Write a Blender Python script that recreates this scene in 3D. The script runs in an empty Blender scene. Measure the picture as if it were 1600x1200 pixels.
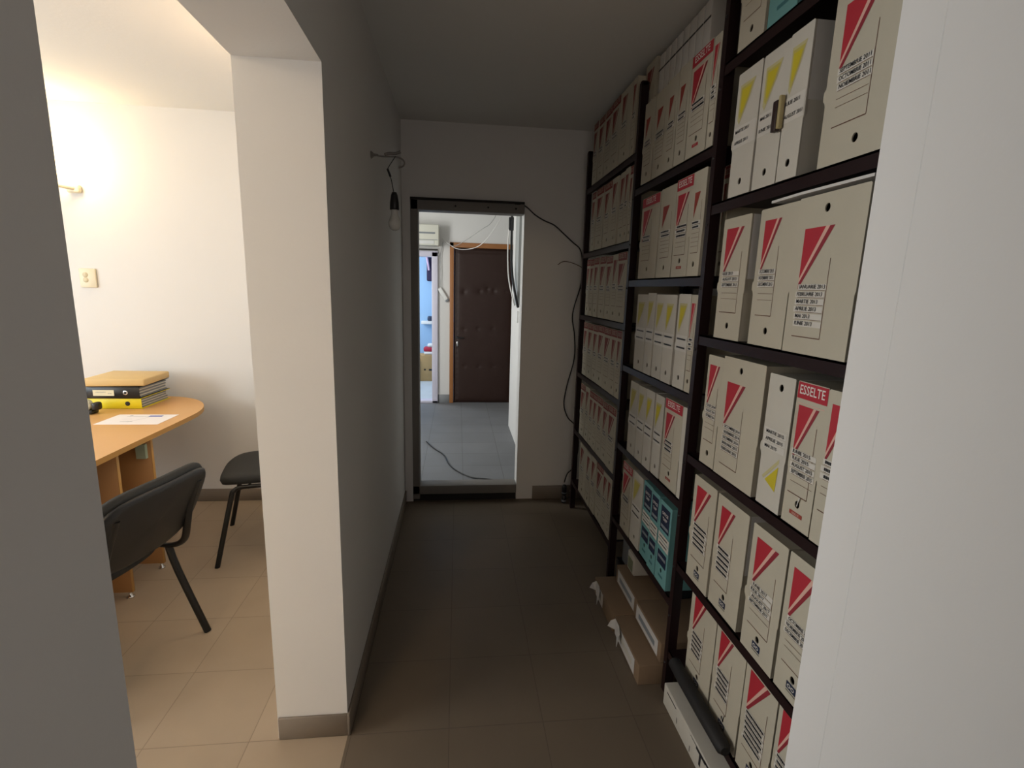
import bpy, bmesh, math, random
from mathutils import Vector, Matrix
random.seed(7)
SC = bpy.context.scene
C = SC.collection
PI = math.pi

# ------------------------------------------------------------------ camera
def make_camera():
    f, pitch, roll, yaw, H = 776.28, -0.1878, 0.0279, -0.1115, 1.5
    cy, sy, cp, sp = math.cos(yaw), math.sin(yaw), math.cos(pitch), math.sin(pitch)
    fwd = Vector((-sy*cp, cy*cp, sp)); right = Vector((cy, sy, 0)); up = right.cross(fwd)
    cr, sr = math.cos(roll), math.sin(roll)
    r = cr*right + sr*up; u = -sr*right + cr*up
    cam = bpy.data.cameras.new('camera'); ob = bpy.data.objects.new('camera', cam); C.objects.link(ob)
    cam.sensor_fit = 'HORIZONTAL'; cam.sensor_width = 36; cam.lens = 36*f/1600; cam.clip_start = 0.02
    ob.matrix_world = Matrix(((r.x, u.x, -fwd.x, 0), (r.y, u.y, -fwd.y, 0), (r.z, u.z, -fwd.z, H), (0, 0, 0, 1)))
    SC.camera = ob
make_camera()

# ------------------------------------------------------------------ world, daylight, exposure
w = bpy.data.worlds.new('daylight'); SC.world = w; w.use_nodes = True
SC.view_settings.view_transform = 'Standard'; SC.view_settings.look = 'None'
SC.view_settings.gamma = 1; SC.view_settings.use_curve_mapping = False
SC.view_settings.exposure = 0.0

def area(name, loc, aim, sx, sy, power, col):
    l = bpy.data.lights.new(name, 'AREA'); l.shape = 'RECTANGLE'; l.size = sx; l.size_y = sy
    l.energy = power; l.color = col
    o = bpy.data.objects.new(name, l); C.objects.link(o); o.location = loc
    o.rotation_euler = (Vector(aim)-Vector(loc)).to_track_quat('-Z', 'Y').to_euler()
    return o
LIT = dict(world=(2.2, (0.97, 1.0, 0.93)), window=(39, (1.0, 0.95, 0.93)), window_add=(20, (0.70, 0.86, 1.0)), lobby=(5.4, (1.0, 0.87, 0.82)), hall=(68, (0.99, 1.0, 0.97)), blue=(42, (0.92, 0.97, 1.0)), lamp=(7, (1.0, 0.74, 0.40)), lamp2=(4, (1.0, 0.66, 0.36)), lamp3=(23, (1.0, 0.75, 0.48)))
w.node_tree.nodes['Background'].inputs[0].default_value = (*LIT['world'][1], 1)
w.node_tree.nodes['Background'].inputs[1].default_value = LIT['world'][0]
# window of the office (left room), out of frame in its left wall
area('window_light', (-3.50, 0.55, 1.42), (0, 0.65, 1.25), 1.5, 1.3, *LIT['window'])
area('added_window_light', (-3.50, 2.30, 1.42), (0, 2.0, 1.1), 1.1, 1.3, *LIT['window_add'])  # unseen second window, added to brighten the office floor and low wall
# added fill light behind the camera; the lobby wall has no window
area('lobby_fill_light', (0.15, -1.92, 1.6), (0.15, 1.2, 1.35), 0.9, 1.2, *LIT['lobby'])
# far hall: added daylight fill in front of its closed left wall
area('hall_fill_light', (-1.98, 4.25, 1.6), (0.3, 5.9, 1.5), 1.0, 1.5, *LIT['hall'])
# blue room beyond
area('blue_room_window_light', (-1.9, 7.5, 1.7), (-0.4, 7.9, 1.0), 1.0, 1.4, *LIT['blue'])

# ------------------------------------------------------------------ materials
MATS = {}
def mat(name, col, rough=0.7, metal=0.0, spec=0.5, noise=None, bump=None, emit=None, trans=0, alpha=1):
    if name in MATS: return MATS[name]
    m = bpy.data.materials.new(name); m.use_nodes = True; nt = m.node_tree
    b = nt.nodes['Principled BSDF']
    b.inputs['Base Color'].default_value = (*col, 1); b.inputs['Roughness'].default_value = rough
    b.inputs['Metallic'].default_value = metal; b.inputs['Specular IOR Level'].default_value = spec
    if trans: b.inputs['Transmission Weight'].default_value = trans
    if alpha < 1: b.inputs['Alpha'].default_value = alpha
    if emit: b.inputs['Emission Color'].default_value = (*emit[0], 1); b.inputs['Emission Strength'].default_value = emit[1]
    if noise or bump:
        tc = nt.nodes.new('ShaderNodeTexCoord')
        if noise:   # (scale, amount)
            n = nt.nodes.new('ShaderNodeTexNoise'); n.inputs['Scale'].default_value = noise[0]; n.inputs['Detail'].default_value = 5
            nt.links.new(tc.outputs['Object'], n.inputs['Vector'])
            r = nt.nodes.new('ShaderNodeMapRange'); r.inputs[3].default_value = 1-noise[1]; r.inputs[4].default_value = 1+noise[1]
            nt.links.new(n.outputs['Fac'], r.inputs[0])
            mx = nt.nodes.new('ShaderNodeVectorMath'); mx.operation = 'SCALE'; mx.inputs[0].default_value = col
            nt.links.new(r.outputs[0], mx.inputs['Scale']); nt.links.new(mx.outputs[0], b.inputs['Base Color'])
        if bump:
            n2 = nt.nodes.new('ShaderNodeTexNoise'); n2.inputs['Scale'].default_value = bump[0]; n2.inputs['Detail'].default_value = 6
            nt.links.new(tc.outputs['Object'], n2.inputs['Vector'])
            bp = nt.nodes.new('ShaderNodeBump'); bp.inputs['Strength'].default_value = bump[1]; bp.inputs['Distance'].default_value = 0.004
            nt.links.new(n2.outputs['Fac'], bp.inputs['Height']); nt.links.new(bp.outputs[0], b.inputs['Normal'])
    MATS[name] = m
    return m

def tile_mat(name, col, grout, size, ox, oy, rough=0.6):
    m = bpy.data.materials.new(name); m.use_nodes = True; nt = m.node_tree; b = nt.nodes['Principled BSDF']
    tc = nt.nodes.new('ShaderNodeTexCoord'); mp = nt.nodes.new('ShaderNodeMapping')
    mp.inputs['Location'].default_value = (-ox/size, -oy/size, 0); mp.inputs['Scale'].default_value = (1/size,)*3
    nt.links.new(tc.outputs['Object'], mp.inputs['Vector'])
    br = nt.nodes.new('ShaderNodeTexBrick'); br.offset = 0; br.squash = 1
    br.inputs['Scale'].default_value = 1; br.inputs['Brick Width'].default_value = 1; br.inputs['Row Height'].default_value = 1
    br.inputs['Mortar Size'].default_value = 0.005; br.inputs['Mortar Smooth'].default_value = 0.3; br.inputs['Bias'].default_value = 0
    br.inputs['Color1'].default_value = (*col, 1); br.inputs['Color2'].default_value = (*[c*0.94 for c in col], 1)
    br.inputs['Mortar'].default_value = (*grout, 1)
    nt.links.new(mp.outputs[0], br.inputs['Vector'])
    n = nt.nodes.new('ShaderNodeTexNoise'); n.inputs['Scale'].default_value = 3.0; n.inputs['Detail'].default_value = 8
    nt.links.new(tc.outputs['Object'], n.inputs['Vector'])
    r = nt.nodes.new('ShaderNodeMapRange'); r.inputs[3].default_value = 0.86; r.inputs[4].default_value = 1.14
    nt.links.new(n.outputs['Fac'], r.inputs[0])
    mx = nt.nodes.new('ShaderNodeVectorMath'); mx.operation = 'SCALE'
    nt.links.new(br.outputs['Color'], mx.inputs[0]); nt.links.new(r.outputs[0], mx.inputs['Scale'])
    nt.links.new(mx.outputs[0], b.inputs['Base Color'])
    b.inputs['Roughness'].default_value = rough
    bp = nt.nodes.new('ShaderNodeBump'); bp.inputs['Strength'].default_value = 0.3; bp.inputs['Distance'].default_value = 0.002; bp.invert = True
    nt.links.new(br.outputs['Fac'], bp.inputs['Height']); nt.links.new(bp.outputs[0], b.inputs['Normal'])
    return m

M_WALL = mat('white_wall_paint', (0.72, 0.71, 0.69), 0.85, noise=(1.5, 0.03), bump=(90, 0.07))
M_CEIL = mat('ceiling_paint', (0.72, 0.71, 0.68), 0.9, noise=(2, 0.03), bump=(60, 0.15))
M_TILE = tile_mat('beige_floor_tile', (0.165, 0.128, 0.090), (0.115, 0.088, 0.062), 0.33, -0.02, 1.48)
M_TILEO = tile_mat('brightened_office_floor_tile', (0.42, 0.33, 0.235), (0.27, 0.21, 0.15), 0.33, -0.02, 1.48)  # corridor tile brightened for the office; the stronger light is put into its colour
M_TILE2 = tile_mat('grey_hall_tile', (0.18, 0.185, 0.195), (0.08, 0.08, 0.08), 0.33, 0.05, 3.42)
M_MARB = mat('pale_marble_floor', (0.62, 0.68, 0.72), 0.3, noise=(6, 0.12))
M_SKIRT = mat('skirting_tile', (0.20, 0.165, 0.13), 0.5, noise=(8, 0.08))
M_SKIRT2 = mat('grey_skirting_tile', (0.25, 0.26, 0.27), 0.5)
M_BLUE = mat('blue_wall_paint', (0.36, 0.57, 0.82), 0.8)
M_STEEL = mat('dark_maroon_steel', (0.017, 0.007, 0.007), 0.45, 0.0, 0.25)
M_BOX = mat('beige_carton', (0.49, 0.45, 0.355), 0.8, noise=(14, 0.05))
M_BOXW = mat('whiter_carton', (0.56, 0.53, 0.46), 0.8, noise=(14, 0.05))
M_BOXS = mat('carton_side_white', (0.60, 0.58, 0.55), 0.8)
M_INS = mat('brown_inner_carton', (0.16, 0.11, 0.07), 0.9)
M_RED = mat('red_print', (0.42, 0.018, 0.032), 0.6)
M_DRED = mat('dark_red_stripe', (0.27, 0.02, 0.032), 0.6)
M_FRED = mat('faded_red_print', (0.30, 0.045, 0.03), 0.7)
M_PINK = mat('pale_pink_stripe', (0.68, 0.42, 0.34), 0.7)
M_LINE = mat('brown_rule_line', (0.12, 0.05, 0.03), 0.7)
M_DIMR = mat('dimmed_red_print', (0.21, 0.030, 0.024), 0.7)  # darker red for the farthest bay; its dimness is put into the colour
M_DIMP = mat('dimmed_pink_stripe', (0.45, 0.34, 0.27), 0.7)  # pink dulled by the same far-bay dimness
M_YEL = mat('yellow_print', (0.56, 0.46, 0.02), 0.7)
M_YEL2 = mat('faded_yellow_print', (0.50, 0.43, 0.10), 0.7)
M_YEL3 = mat('pale_yellow_print', (0.52, 0.47, 0.24), 0.7)
M_STICK = mat('white_sticker_paper', (0.62, 0.59, 0.53), 0.6)
M_INK = mat('black_ink', (0.015, 0.015, 0.018), 0.6)
M_WINK = mat('white_ink', (0.75, 0.68, 0.64), 0.6)
M_TEAL = mat('turquoise_carton', (0.15, 0.35, 0.345), 0.7, noise=(10, 0.05))
M_TEALD = mat('dark_turquoise_print', (0.05, 0.17, 0.18), 0.7)
M_NAVY = mat('navy_label', (0.012, 0.022, 0.055), 0.5)
M_GREY = mat('grey_label_strip', (0.22, 0.24, 0.26), 0.6)
M_KRAFT = mat('brown_kraft_carton', (0.22, 0.145, 0.085), 0.85, noise=(12, 0.08))
M_BLACKP = mat('black_plastic', (0.008, 0.008, 0.009), 0.4)
M_FABRIC = mat('black_upholstery', (0.016, 0.016, 0.015), 0.75, bump=(400, 0.4))
M_CHFRAME = mat('black_enamel_tube', (0.006, 0.006, 0.006), 0.35)
M_CHROME = mat('chrome', (0.75, 0.75, 0.75), 0.2, 1.0)
M_DESK = mat('beech_laminate', (0.66, 0.36, 0.125), 0.4, noise=(3, 0.06))
M_DESKE = mat('beech_edge_band', (0.55, 0.29, 0.08), 0.45)
M_DESKP = mat('beech_panel', (0.50, 0.25, 0.09), 0.5, noise=(3, 0.08))
M_CREAM = mat('cream_plastic', (0.74, 0.66, 0.48), 0.4)
M_WPL = mat('white_plastic', (0.78, 0.78, 0.76), 0.4)
M_AC = mat('ac_plastic', (0.72, 0.71, 0.62), 0.4)
M_WOOD = mat('orange_brown_door_frame', (0.36, 0.15, 0.05), 0.4, noise=(5, 0.2))
M_LEATH = mat('brown_padded_leather', (0.030, 0.013, 0.009), 0.55, 0.0, 0.35, bump=(25, 0.35))
M_PVC = mat('white_lilac_pvc', (0.70, 0.68, 0.80), 0.4)
M_FRAME = mat('dull_grey_door_steel', (0.20, 0.185, 0.17), 0.6)
M_BLANK = mat('sill_shadow', (0.02, 0.018, 0.016), 0.9)

# ------------------------------------------------------------------ helpers
class MB:
    """collects faces in several materials and links them as one mesh object"""
    def __init__(s): s.v = []; s.f = []; s.mi = []; s.sm = []; s.mats = []
    def m(s, mt):
        if mt not in s.mats: s.mats.append(mt)
        return s.mats.index(mt)
    def face(s, pts, mt, smooth=False):
        i = len(s.v); s.v += [tuple(p) for p in pts]; s.f.append(list(range(i, i+len(pts)))); s.mi.append(s.m(mt)); s.sm.append(smooth)
    def mesh(s, verts, faces, mt, smooth=False):
        i = len(s.v); s.v += [tuple(p) for p in verts]; k = s.m(mt)
        for f in faces: s.f.append([i+j for j in f]); s.mi.append(k); s.sm.append(smooth)
    def box(s, a, b, mt, skip=()):
        x0, y0, z0 = a; x1, y1, z1 = b
        v = [(x0,y0,z0),(x1,y0,z0),(x1,y1,z0),(x0,y1,z0),(x0,y0,z1),(x1,y0,z1),(x1,y1,z1),(x0,y1,z1)]
        F = {'-z':(3,2,1,0),'+z':(4,5,6,7),'-y':(0,1,5,4),'+y':(2,3,7,6),'-x':(3,0,4,7),'+x':(1,2,6,5)}
        s.mesh(v, [F[k] for k in F if k not in skip], mt)
    def bbox(s, a, b, mt, r=0.004, seg=2):
        bm = bmesh.new(); bmesh.ops.create_cube(bm, size=1)
        for v in bm.verts: v.co = Vector(((a[0]+b[0])/2+v.co.x*(b[0]-a[0]), (a[1]+b[1])/2+v.co.y*(b[1]-a[1]), (a[2]+b[2])/2+v.co.z*(b[2]-a[2])))
        bmesh.ops.bevel(bm, geom=bm.edges[:], offset=r, segments=seg, affect='EDGES', profile=0.5)
        s.addbm(bm, mt, True)
    def addbm(s, bm, mt, smooth=False, mx=None):
        bm.verts.ensure_lookup_table(); bm.verts.index_update()
        vs = [(mx @ v.co if mx else v.co.copy()) for v in bm.verts]
        s.mesh(vs, [[v.index for v in f.verts] for f in bm.faces], mt, smooth); bm.free()
    def tube(s, pts, r, mt, n=10, smoothpath=0, cap=True, flat=1.0):
        P = [Vector(p) for p in pts]
        if smoothpath: P = catmull(P, smoothpath)
        rr = r if isinstance(r, (list, tuple)) else [r]*len(P)
        rings = []; t = (P[1]-P[0]).normalized()
        nrm = t.orthogonal().normalized()
        for i, p in enumerate(P):
            if i == 0: tt = P[1]-P[0]
            elif i == len(P)-1: tt = P[-1]-P[-2]
            else: tt = P[i+1]-P[i-1]
            tt.normalize(); nrm = (nrm - tt*nrm.dot(tt)).normalized(); bn = tt.cross(nrm)
            rings.append([p + (nrm*math.cos(2*PI*k/n) + bn*math.sin(2*PI*k/n)*flat)*rr[min(i, len(rr)-1)] for k in range(n)])
        vs = [v for rg in rings for v in rg]; fs = []
        for i in range(len(P)-1):
            for k in range(n): fs.append((i*n+k, i*n+(k+1) % n, (i+1)*n+(k+1) % n, (i+1)*n+k))
        s.mesh(vs, fs, mt, True)
        if cap:
            s.face(rings[0][::-1], mt); s.face(rings[-1], mt)
    def lathe(s, prof, mt, n=20, mx=None):
        vs = []; fs = []
        for (r, z) in prof:
            for k in range(n):
                v = Vector((r*math.cos(2*PI*k/n), r*math.sin(2*PI*k/n), z)); vs.append(mx @ v if mx else v)
        for i in range(len(prof)-1):
            for k in range(n): fs.append((i*n+k, i*n+(k+1) % n, (i+1)*n+(k+1) % n, (i+1)*n+k))
        s.mesh(vs, fs, mt, True)
    def prism(s, poly, axis, a, b, mt, side=None):
        """extrude a 2-D polygon along an axis ('z','y','x') from a to b"""
        def P(u, v, t): return {'z': (u, v, t), 'y': (u, t, v), 'x': (t, u, v)}[axis]
        A = [P(u, v, a) for u, v in poly]; B = [P(u, v, b) for u, v in poly]; n = len(poly)
        s.face(A[::-1], mt); s.face(B, mt)
        for i in range(n): s.face([A[i], A[(i+1) % n], B[(i+1) % n], B[i]], side or mt)
    def build(s, name, parent=None, loc=None, weld=False, recalc=True):
        me = bpy.data.meshes.new(name); me.from_pydata(s.v, [], s.f)
        for mt in s.mats: me.materials.append(mt)
        me.polygons.foreach_set('material_index', s.mi); me.polygons.foreach_set('use_smooth', s.sm)
        if recalc:
            bm = bmesh.new(); bm.from_mesh(me)
            if weld: bmesh.ops.remove_doubles(bm, verts=bm.verts, dist=1e-5)
            bmesh.ops.recalc_face_normals(bm, faces=bm.faces); bm.to_mesh(me); bm.free()
        me.update()
        o = bpy.data.objects.new(name, me); C.objects.link(o)
        if parent is not None: o.parent = parent
        if loc: o.location = loc
        return o

def catmull(P, n):
    out = []
    for i in range(len(P)-1):
        p0 = P[max(i-1, 0)]; p1 = P[i]; p2 = P[i+1]; p3 = P[min(i+2, len(P)-1)]
        for k in range(n):
            t = k/n
            out.append(0.5*((2*p1)+(p2-p0)*t+(2*p0-5*p1+4*p2-p3)*t*t+(3*p1-p0-3*p2+p3)*t**3))
    out.append(P[-1]); return out

def tag(o, label, cat, group=None):
    o['label'] = label; o['category'] = cat
    if group: o['group'] = group
    return o
def struct(o): o['kind'] = 'structure'; return o
def empty(name, loc, rz=0):
    o = bpy.data.objects.new(name, None); C.objects.link(o); o.location = loc; o.rotation_euler = (0, 0, rz); o.empty_display_size = 0.05
    return o

TXT = {}
def text_mesh(s):
    """flat glyph outlines of a word: (verts, faces, width), cap height about 0.7"""
    if s in TXT: return TXT[s]
    cu = bpy.data.curves.new('t', 'FONT'); cu.body = s; cu.size = 1; cu.offset = 0.010; cu.resolution_u = 2
    o = bpy.data.objects.new('t', cu); C.objects.link(o)
    dg = bpy.context.evaluated_depsgraph_get(); me = bpy.data.meshes.new_from_object(o.evaluated_get(dg))
    vs = [v.co.copy() for v in me.vertices]; fs = [tuple(p.vertices) for p in me.polygons]
    bpy.data.objects.remove(o); bpy.data.curves.remove(cu); bpy.data.meshes.remove(me)
    x0 = min(v.x for v in vs); x1 = max(v.x for v in vs)
    TXT[s] = ([Vector((v.x-x0, v.y, 0)) for v in vs], fs, x1-x0); return TXT[s]
def put_text(mb, s, x, z, size, mt, y=-0.002, maxw=None, align='l', tilt=0.0):
    """word lying in the local xz plane facing -y"""
    vs, fs, wd = text_mesh(s); sx = size
    if maxw and wd*sx > maxw: sx = maxw/wd
    x0 = x - (wd*sx/2 if align == 'c' else 0)
    mb.mesh([(x0+v.x*sx, y, z+v.y*size+tilt*v.x*sx) for v in vs], fs, mt)
def bars(mb, x0, x1, z, h, mt, y=-0.002):
    """an unreadable short printed word"""
    x = x0
    while x < x1-0.001:
        wd = random.uniform(0.0025, 0.006); mb.face([(x, y, z), (min(x+wd, x1), y, z), (min(x+wd, x1), y, z+h), (x, y, z+h)], mt); x += wd+0.0012

# ------------------------------------------------------------------ shell
XL, XLI, YP, ZO, YB, ZC, XS = -0.361, -0.587, 1.487, 2.074, 3.382, 2.517, 0.794
YJ, YBI = 0.5176, 3.444
def wallbox(name, parts, m=M_WALL):
    b = MB()
    for a, c in parts: b.box(a, c, m)
    return struct(b.build(name))
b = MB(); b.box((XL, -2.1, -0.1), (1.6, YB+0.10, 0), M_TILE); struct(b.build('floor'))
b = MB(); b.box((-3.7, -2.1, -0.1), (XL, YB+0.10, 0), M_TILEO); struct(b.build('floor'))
b = MB(); b.box((-2.3, YB+0.10, -0.1), (1.6, 6.6, 0), M_TILE2); struct(b.build('floor'))
b = MB(); b.box((-2.3, 6.6, -0.1), (1.0, 8.7, 0), M_MARB); struct(b.build('floor'))
b = MB(); b.box((-3.7, -2.1, ZC), (1.6, 8.7, ZC+0.1), M_CEIL); struct(b.build('ceiling'))
# corridor left wall: far stretch (pillar) + near stretch + beam over the opening
wallbox('wall_left', [((XLI, YP, 0), (XL, YB, ZC)), ((XLI, -2.0, 0), (XL, YJ, ZC)), ((XLI, YJ, ZO), (XL, YP, ZC))])
# corridor back wall with the doorway opening
wallbox('wall_back', [((XL-0.02, YB, 0), (-0.306, YBI+0.06, ZC)), ((0.430, YB, 0), (1.25, YBI+0.06, ZC)), ((-0.306, YB, 2.059), (0.430, YBI+0.06, ZC))])
wallbox('wall_right', [((1.12, 0.82, 0), (1.25, YB, ZC))])
# wall projecting on the right of the camera, with its soft narrow edge face
b = MB(); b.prism([(0.7, -2.0), (1.25, -2.0), (1.25, 0.8234), (0.7035, 0.8234), (0.7, 0.8200), (0.7045, 0.742), (0.7, 0.735)], 'z', 0, ZC, M_WALL)
struct(b.build('wall_near_right'))
# office
wallbox('wall_office_back', [((-3.6, YBI, 0), (XL-0.02, YBI+0.12, ZC))])
wallbox('wall_office_left', [((-3.62, -1.4, 0), (-3.5, -0.3, ZC)), ((-3.62, 1.4, 0), (-3.5, 1.7, ZC)), ((-3.62, 2.9, 0), (-3.5, YBI, ZC)), ((-3.62, -0.3, 0), (-3.5, 2.9, 0.85)), ((-3.62, -0.3, 2.25), (-3.5, 2.9, ZC))])
wallbox('wall_office_front', [((-3.62, -1.4, 0), (XLI, -1.28, ZC))])
b = MB()
for a, c in (((-3.60, -0.3, 0.85), (-3.54, 1.4, 0.90)), ((-3.60, -0.3, 2.20), (-3.54, 1.4, 2.25)), ((-3.60, -0.3, 0.9), (-3.54, -0.25, 2.2)), ((-3.60, 1.35, 0.9), (-3.54, 1.4, 2.2)), ((-3.60, 0.52, 0.9), (-3.54, 0.58, 2.2))): b.box(a, c, M_WPL)
struct(b.build('window_1'))
b = MB()
for a, c in (((-3.60, 1.7, 0.85), (-3.54, 2.9, 0.90)), ((-3.60, 1.7, 2.20), (-3.54, 2.9, 2.25)), ((-3.60, 1.7, 0.9), (-3.54, 1.75, 2.2)), ((-3.60, 2.85, 0.9), (-3.54, 2.9, 2.2))): b.box(a, c, M_WPL)
struct(b.build('added_window'))  # frame of the added, unseen second window
# lobby behind the camera
wallbox('wall_lobby_back', [((-2.2, -2.12, 0), (1.25, -2.0, ZC)), ])
# far hall
wallbox('wall_hall_back', [((-0.255, 6.5, 0), (-0.105, 6.62, ZC)), ((-2.2, 6.5, 1.93), (-0.255, 6.62, ZC)), ((-0.105, 6.5, 2.06), (0.75, 6.62, ZC)), ((0.75, 6.5, 0), (1.4, 6.62, ZC)), ((-2.2, 6.5, 0), (-0.95, 6.62, 1.93))])
wallbox('wall_hall_right', [((0.572, 4.66, 0), (1.25, 5.36, ZC)), ((1.25, YBI, 0), (1.4, 6.5, ZC))])
wallbox('wall_hall_left', [((-2.2, YBI+0.12, 0), (-2.05, 6.5, ZC))])
b = MB(); b.box((0.575, 4.648, 0), (0.80, 4.6595, 1.34), mat('end_face_shade', (0.07, 0.075, 0.065), 0.6)); struct(b.build('end_face_shade_strip'))  # dark strip stands for the shade on the partition's near end face
# blue room
b = MB(); b.box((-2.2, 8.5, 0), (0.6, 8.6, ZC), M_BLUE); b.box((0.5, 6.62, 0), (0.6, 8.5, ZC), M_BLUE); b.box((-2.2, 6.62, 0), (-2.1, 8.5, ZC), M_BLUE)
struct(b.build('wall_blue_room'))
# skirting
def skirt(name, parts, m=M_SKIRT):
    b = MB()
    for a, c in parts: b.bbox(a, c, m, 0.0015, 1)
    return struct(b.build(name))
skirt('baseboard_left', [((XL, YP-0.009, 0), (XL+0.009, YB, 0.082)), ((XLI+0.004, YP-0.009, 0), (XL, YP, 0.082)), ((XL, -2, 0), (XL+0.009, YJ, 0.082))])
skirt('baseboard_back', [((0.548, YB-0.009, 0), (1.10, YB, 0.10))])
skirt('baseboard_office', [((-3.5, YBI-0.009, 0), (XLI, YBI, 0.088))])
skirt('baseboard_hall', [((-0.255, 6.49, 0), (-0.105, 6.50, 0.11))], M_SKIRT2)
# pale plaster return beside the doorway at the left corner
b = MB(); b.box((XL+0.002, YB-0.012, 0), (-0.306, YB, 2.06), M_WALL); struct(b.build('trim_1'))

# doorway frame: left post, header and raised sill (steel), no leaf
dw = empty('door_1', (0.06, YB, 0)); struct(dw)
b = MB(); b.bbox((-0.366, -0.02, 0.02), (-0.318, 0.09, 2.059), M_FRAME, 0.003); o = b.build('door_post', dw)
b = MB(); b.bbox((-0.366, -0.02, 1.985), (0.366, 0.09, 2.047), M_FRAME, 0.003)
b.box((-0.366, -0.028, 2.045), (0.366, 0.05, 2.059), M_BLANK)
for sx in (-0.08, 0.13, 0.31): b.lathe([(0.0, -0.023), (0.006, -0.022), (0.006, -0.018)], M_BLANK, 8, Matrix.Translation((sx, 0, 2.015)) @ Matrix.Rotation(PI/2, 4, 'X') @ Matrix.Translation((0, 0, 0.045)))
b.build('door_header', dw)
b = MB(); b.bbox((-0.366, -0.02, 0.055), (0.366, 0.09, 0.118), M_FRAME, 0.003); b.box((-0.366, 0.0, 0.0), (0.366, 0.09, 0.056), M_BLANK); b.build('door_sill', dw)  # dark block under the raised sill stands for the shadow there

# ------------------------------------------------------------------ steel rack
rack = empty('shelving_rack', (XS, 2.04, 0))
tag(rack, 'dark maroon steel shelving rack filled with archive boxes along the right wall', 'shelving rack')
POSTS = [(3.231, 2.353), (2.337, 2.4176), (1.601, ZC-0.01), (0.865, ZC-0.01)]
def rel(x, y, z): return (x-XS, y-2.04, z)
for (yl, zt) in POSTS:
    for back in (False, True):
        b = MB(); x0 = XS if not back else XS+0.285
        w_ = 0.026
        if not back:
            b.prism([(x0-XS, yl-w_-2.04), (x0-XS+0.034, yl-w_-2.04), (x0-XS+0.034, yl-w_+0.004-2.04), (x0-XS+0.004, yl-w_+0.004-2.04), (x0-XS+0.004, yl-2.04), (x0-XS, yl-2.04)], 'z', 0, zt-0.01, M_STEEL)
            b.bbox(rel(x0-0.0005, yl-w_, zt-0.03), rel(x0+0.034, yl, zt), M_STEEL, 0.008, 2)
            z = 0.12
            while z < zt-0.1:   # bolts
                b.lathe([(0.0, 0.004), (0.004, 0.003), (0.005, 0.0)], M_CHFRAME, 6, Matrix.Translation(rel(x0, yl-w_/2, z)) @ Matrix.Rotation(-PI/2, 4, 'Y')); z += 0.2
        else:
            b.box(rel(x0, yl-w_, 0), rel(x0+0.03, yl, min(zt, 2.45)), M_STEEL)
        b.build('upright', rack)
SH = {'S': (1.573, 0.867, [2.1855, 1.783, 1.3714, 0.9628, 0.5477, 0.1867]),
      'T': (2.309, 1.603, [1.9649, 1.5622, 1.164, 0.7729, 0.3812]),
      'U': (3.203, 2.339, [2.1274, 1.741, 1.3558, 0.9782, 0.5849, 0.2172])}
for k, (ya, yb, zs) in SH.items():
    for z in zs:
        b = MB()
        b.box(rel(XS+0.002, yb, z-0.006), rel(XS+0.30, ya, z-0.001), M_STEEL)
        b.box(rel(XS+0.002, yb-0.010 if k != 'S' else yb, z-0.034), rel(XS+0.005, ya+0.010, z-0.001), M_STEEL)
        if k != 'S': b.box(rel(XS+0.005, yb, z-0.034), rel(XS+0.02, ya, z-0.031), M_STEEL)
        b.box(rel(XS+0.297, yb, z-0.034), rel(XS+0.30, ya, z-0.001), M_STEEL)
        b.build('shelf', rack)

# ------------------------------------------------------------------ archive boxes
def flap_mesh(w, h, hx, hz, hr, tab=True, tz=None):
    """front panel outline with interlocking tab and a punched finger hole; local xz plane, 3 mm thick towards +y"""
    a = w/2; tz = tz or 0.44*h; i = 0.0022
    out = [(-a+i, 0), (a-i, 0), (a-i, tz-0.020), (a, tz-0.012), (a, h-0.003), (a-0.003, h), (-a+0.003, h), (-a, h-0.003)]
    if tab:
        out += [(-a, tz+0.02), (-a-0.001, tz+0.014), (-a-0.0055, tz+0.010), (-a-0.0065, tz), (-a-0.0055, tz-0.010), (-a-0.001, tz-0.014), (-a+i, tz-0.022)]
    else: out += [(-a, tz-0.012), (-a+i, tz-0.020)]
    bm = bmesh.new()
    def loop(pts):
        vs = [bm.verts.new((x, 0, z)) for x, z in pts]
        return [bm.edges.new((vs[j], vs[(j+1) % len(vs)])) for j in range(len(vs))]
    es = loop(out)
    if hr: es += loop([(hx+hr*0.85*math.cos(2*PI*k/14), hz+hr*math.sin(2*PI*k/14)) for k in range(14)])
    bmesh.ops.triangle_fill(bm, use_beauty=True, edges=es, use_dissolve=False)
    bmesh.ops.recalc_face_normals(bm, faces=bm.faces)
    if bm.faces and sum(f.normal.y for f in bm.faces) > 0:
        bmesh.ops.reverse_faces(bm, faces=bm.faces)
    r = bmesh.ops.extrude_face_region(bm, geom=bm.faces[:])
    for v in r['geom']:
        if isinstance(v, bmesh.types.BMVert): v.co.y += 0.003
    return bm

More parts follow.
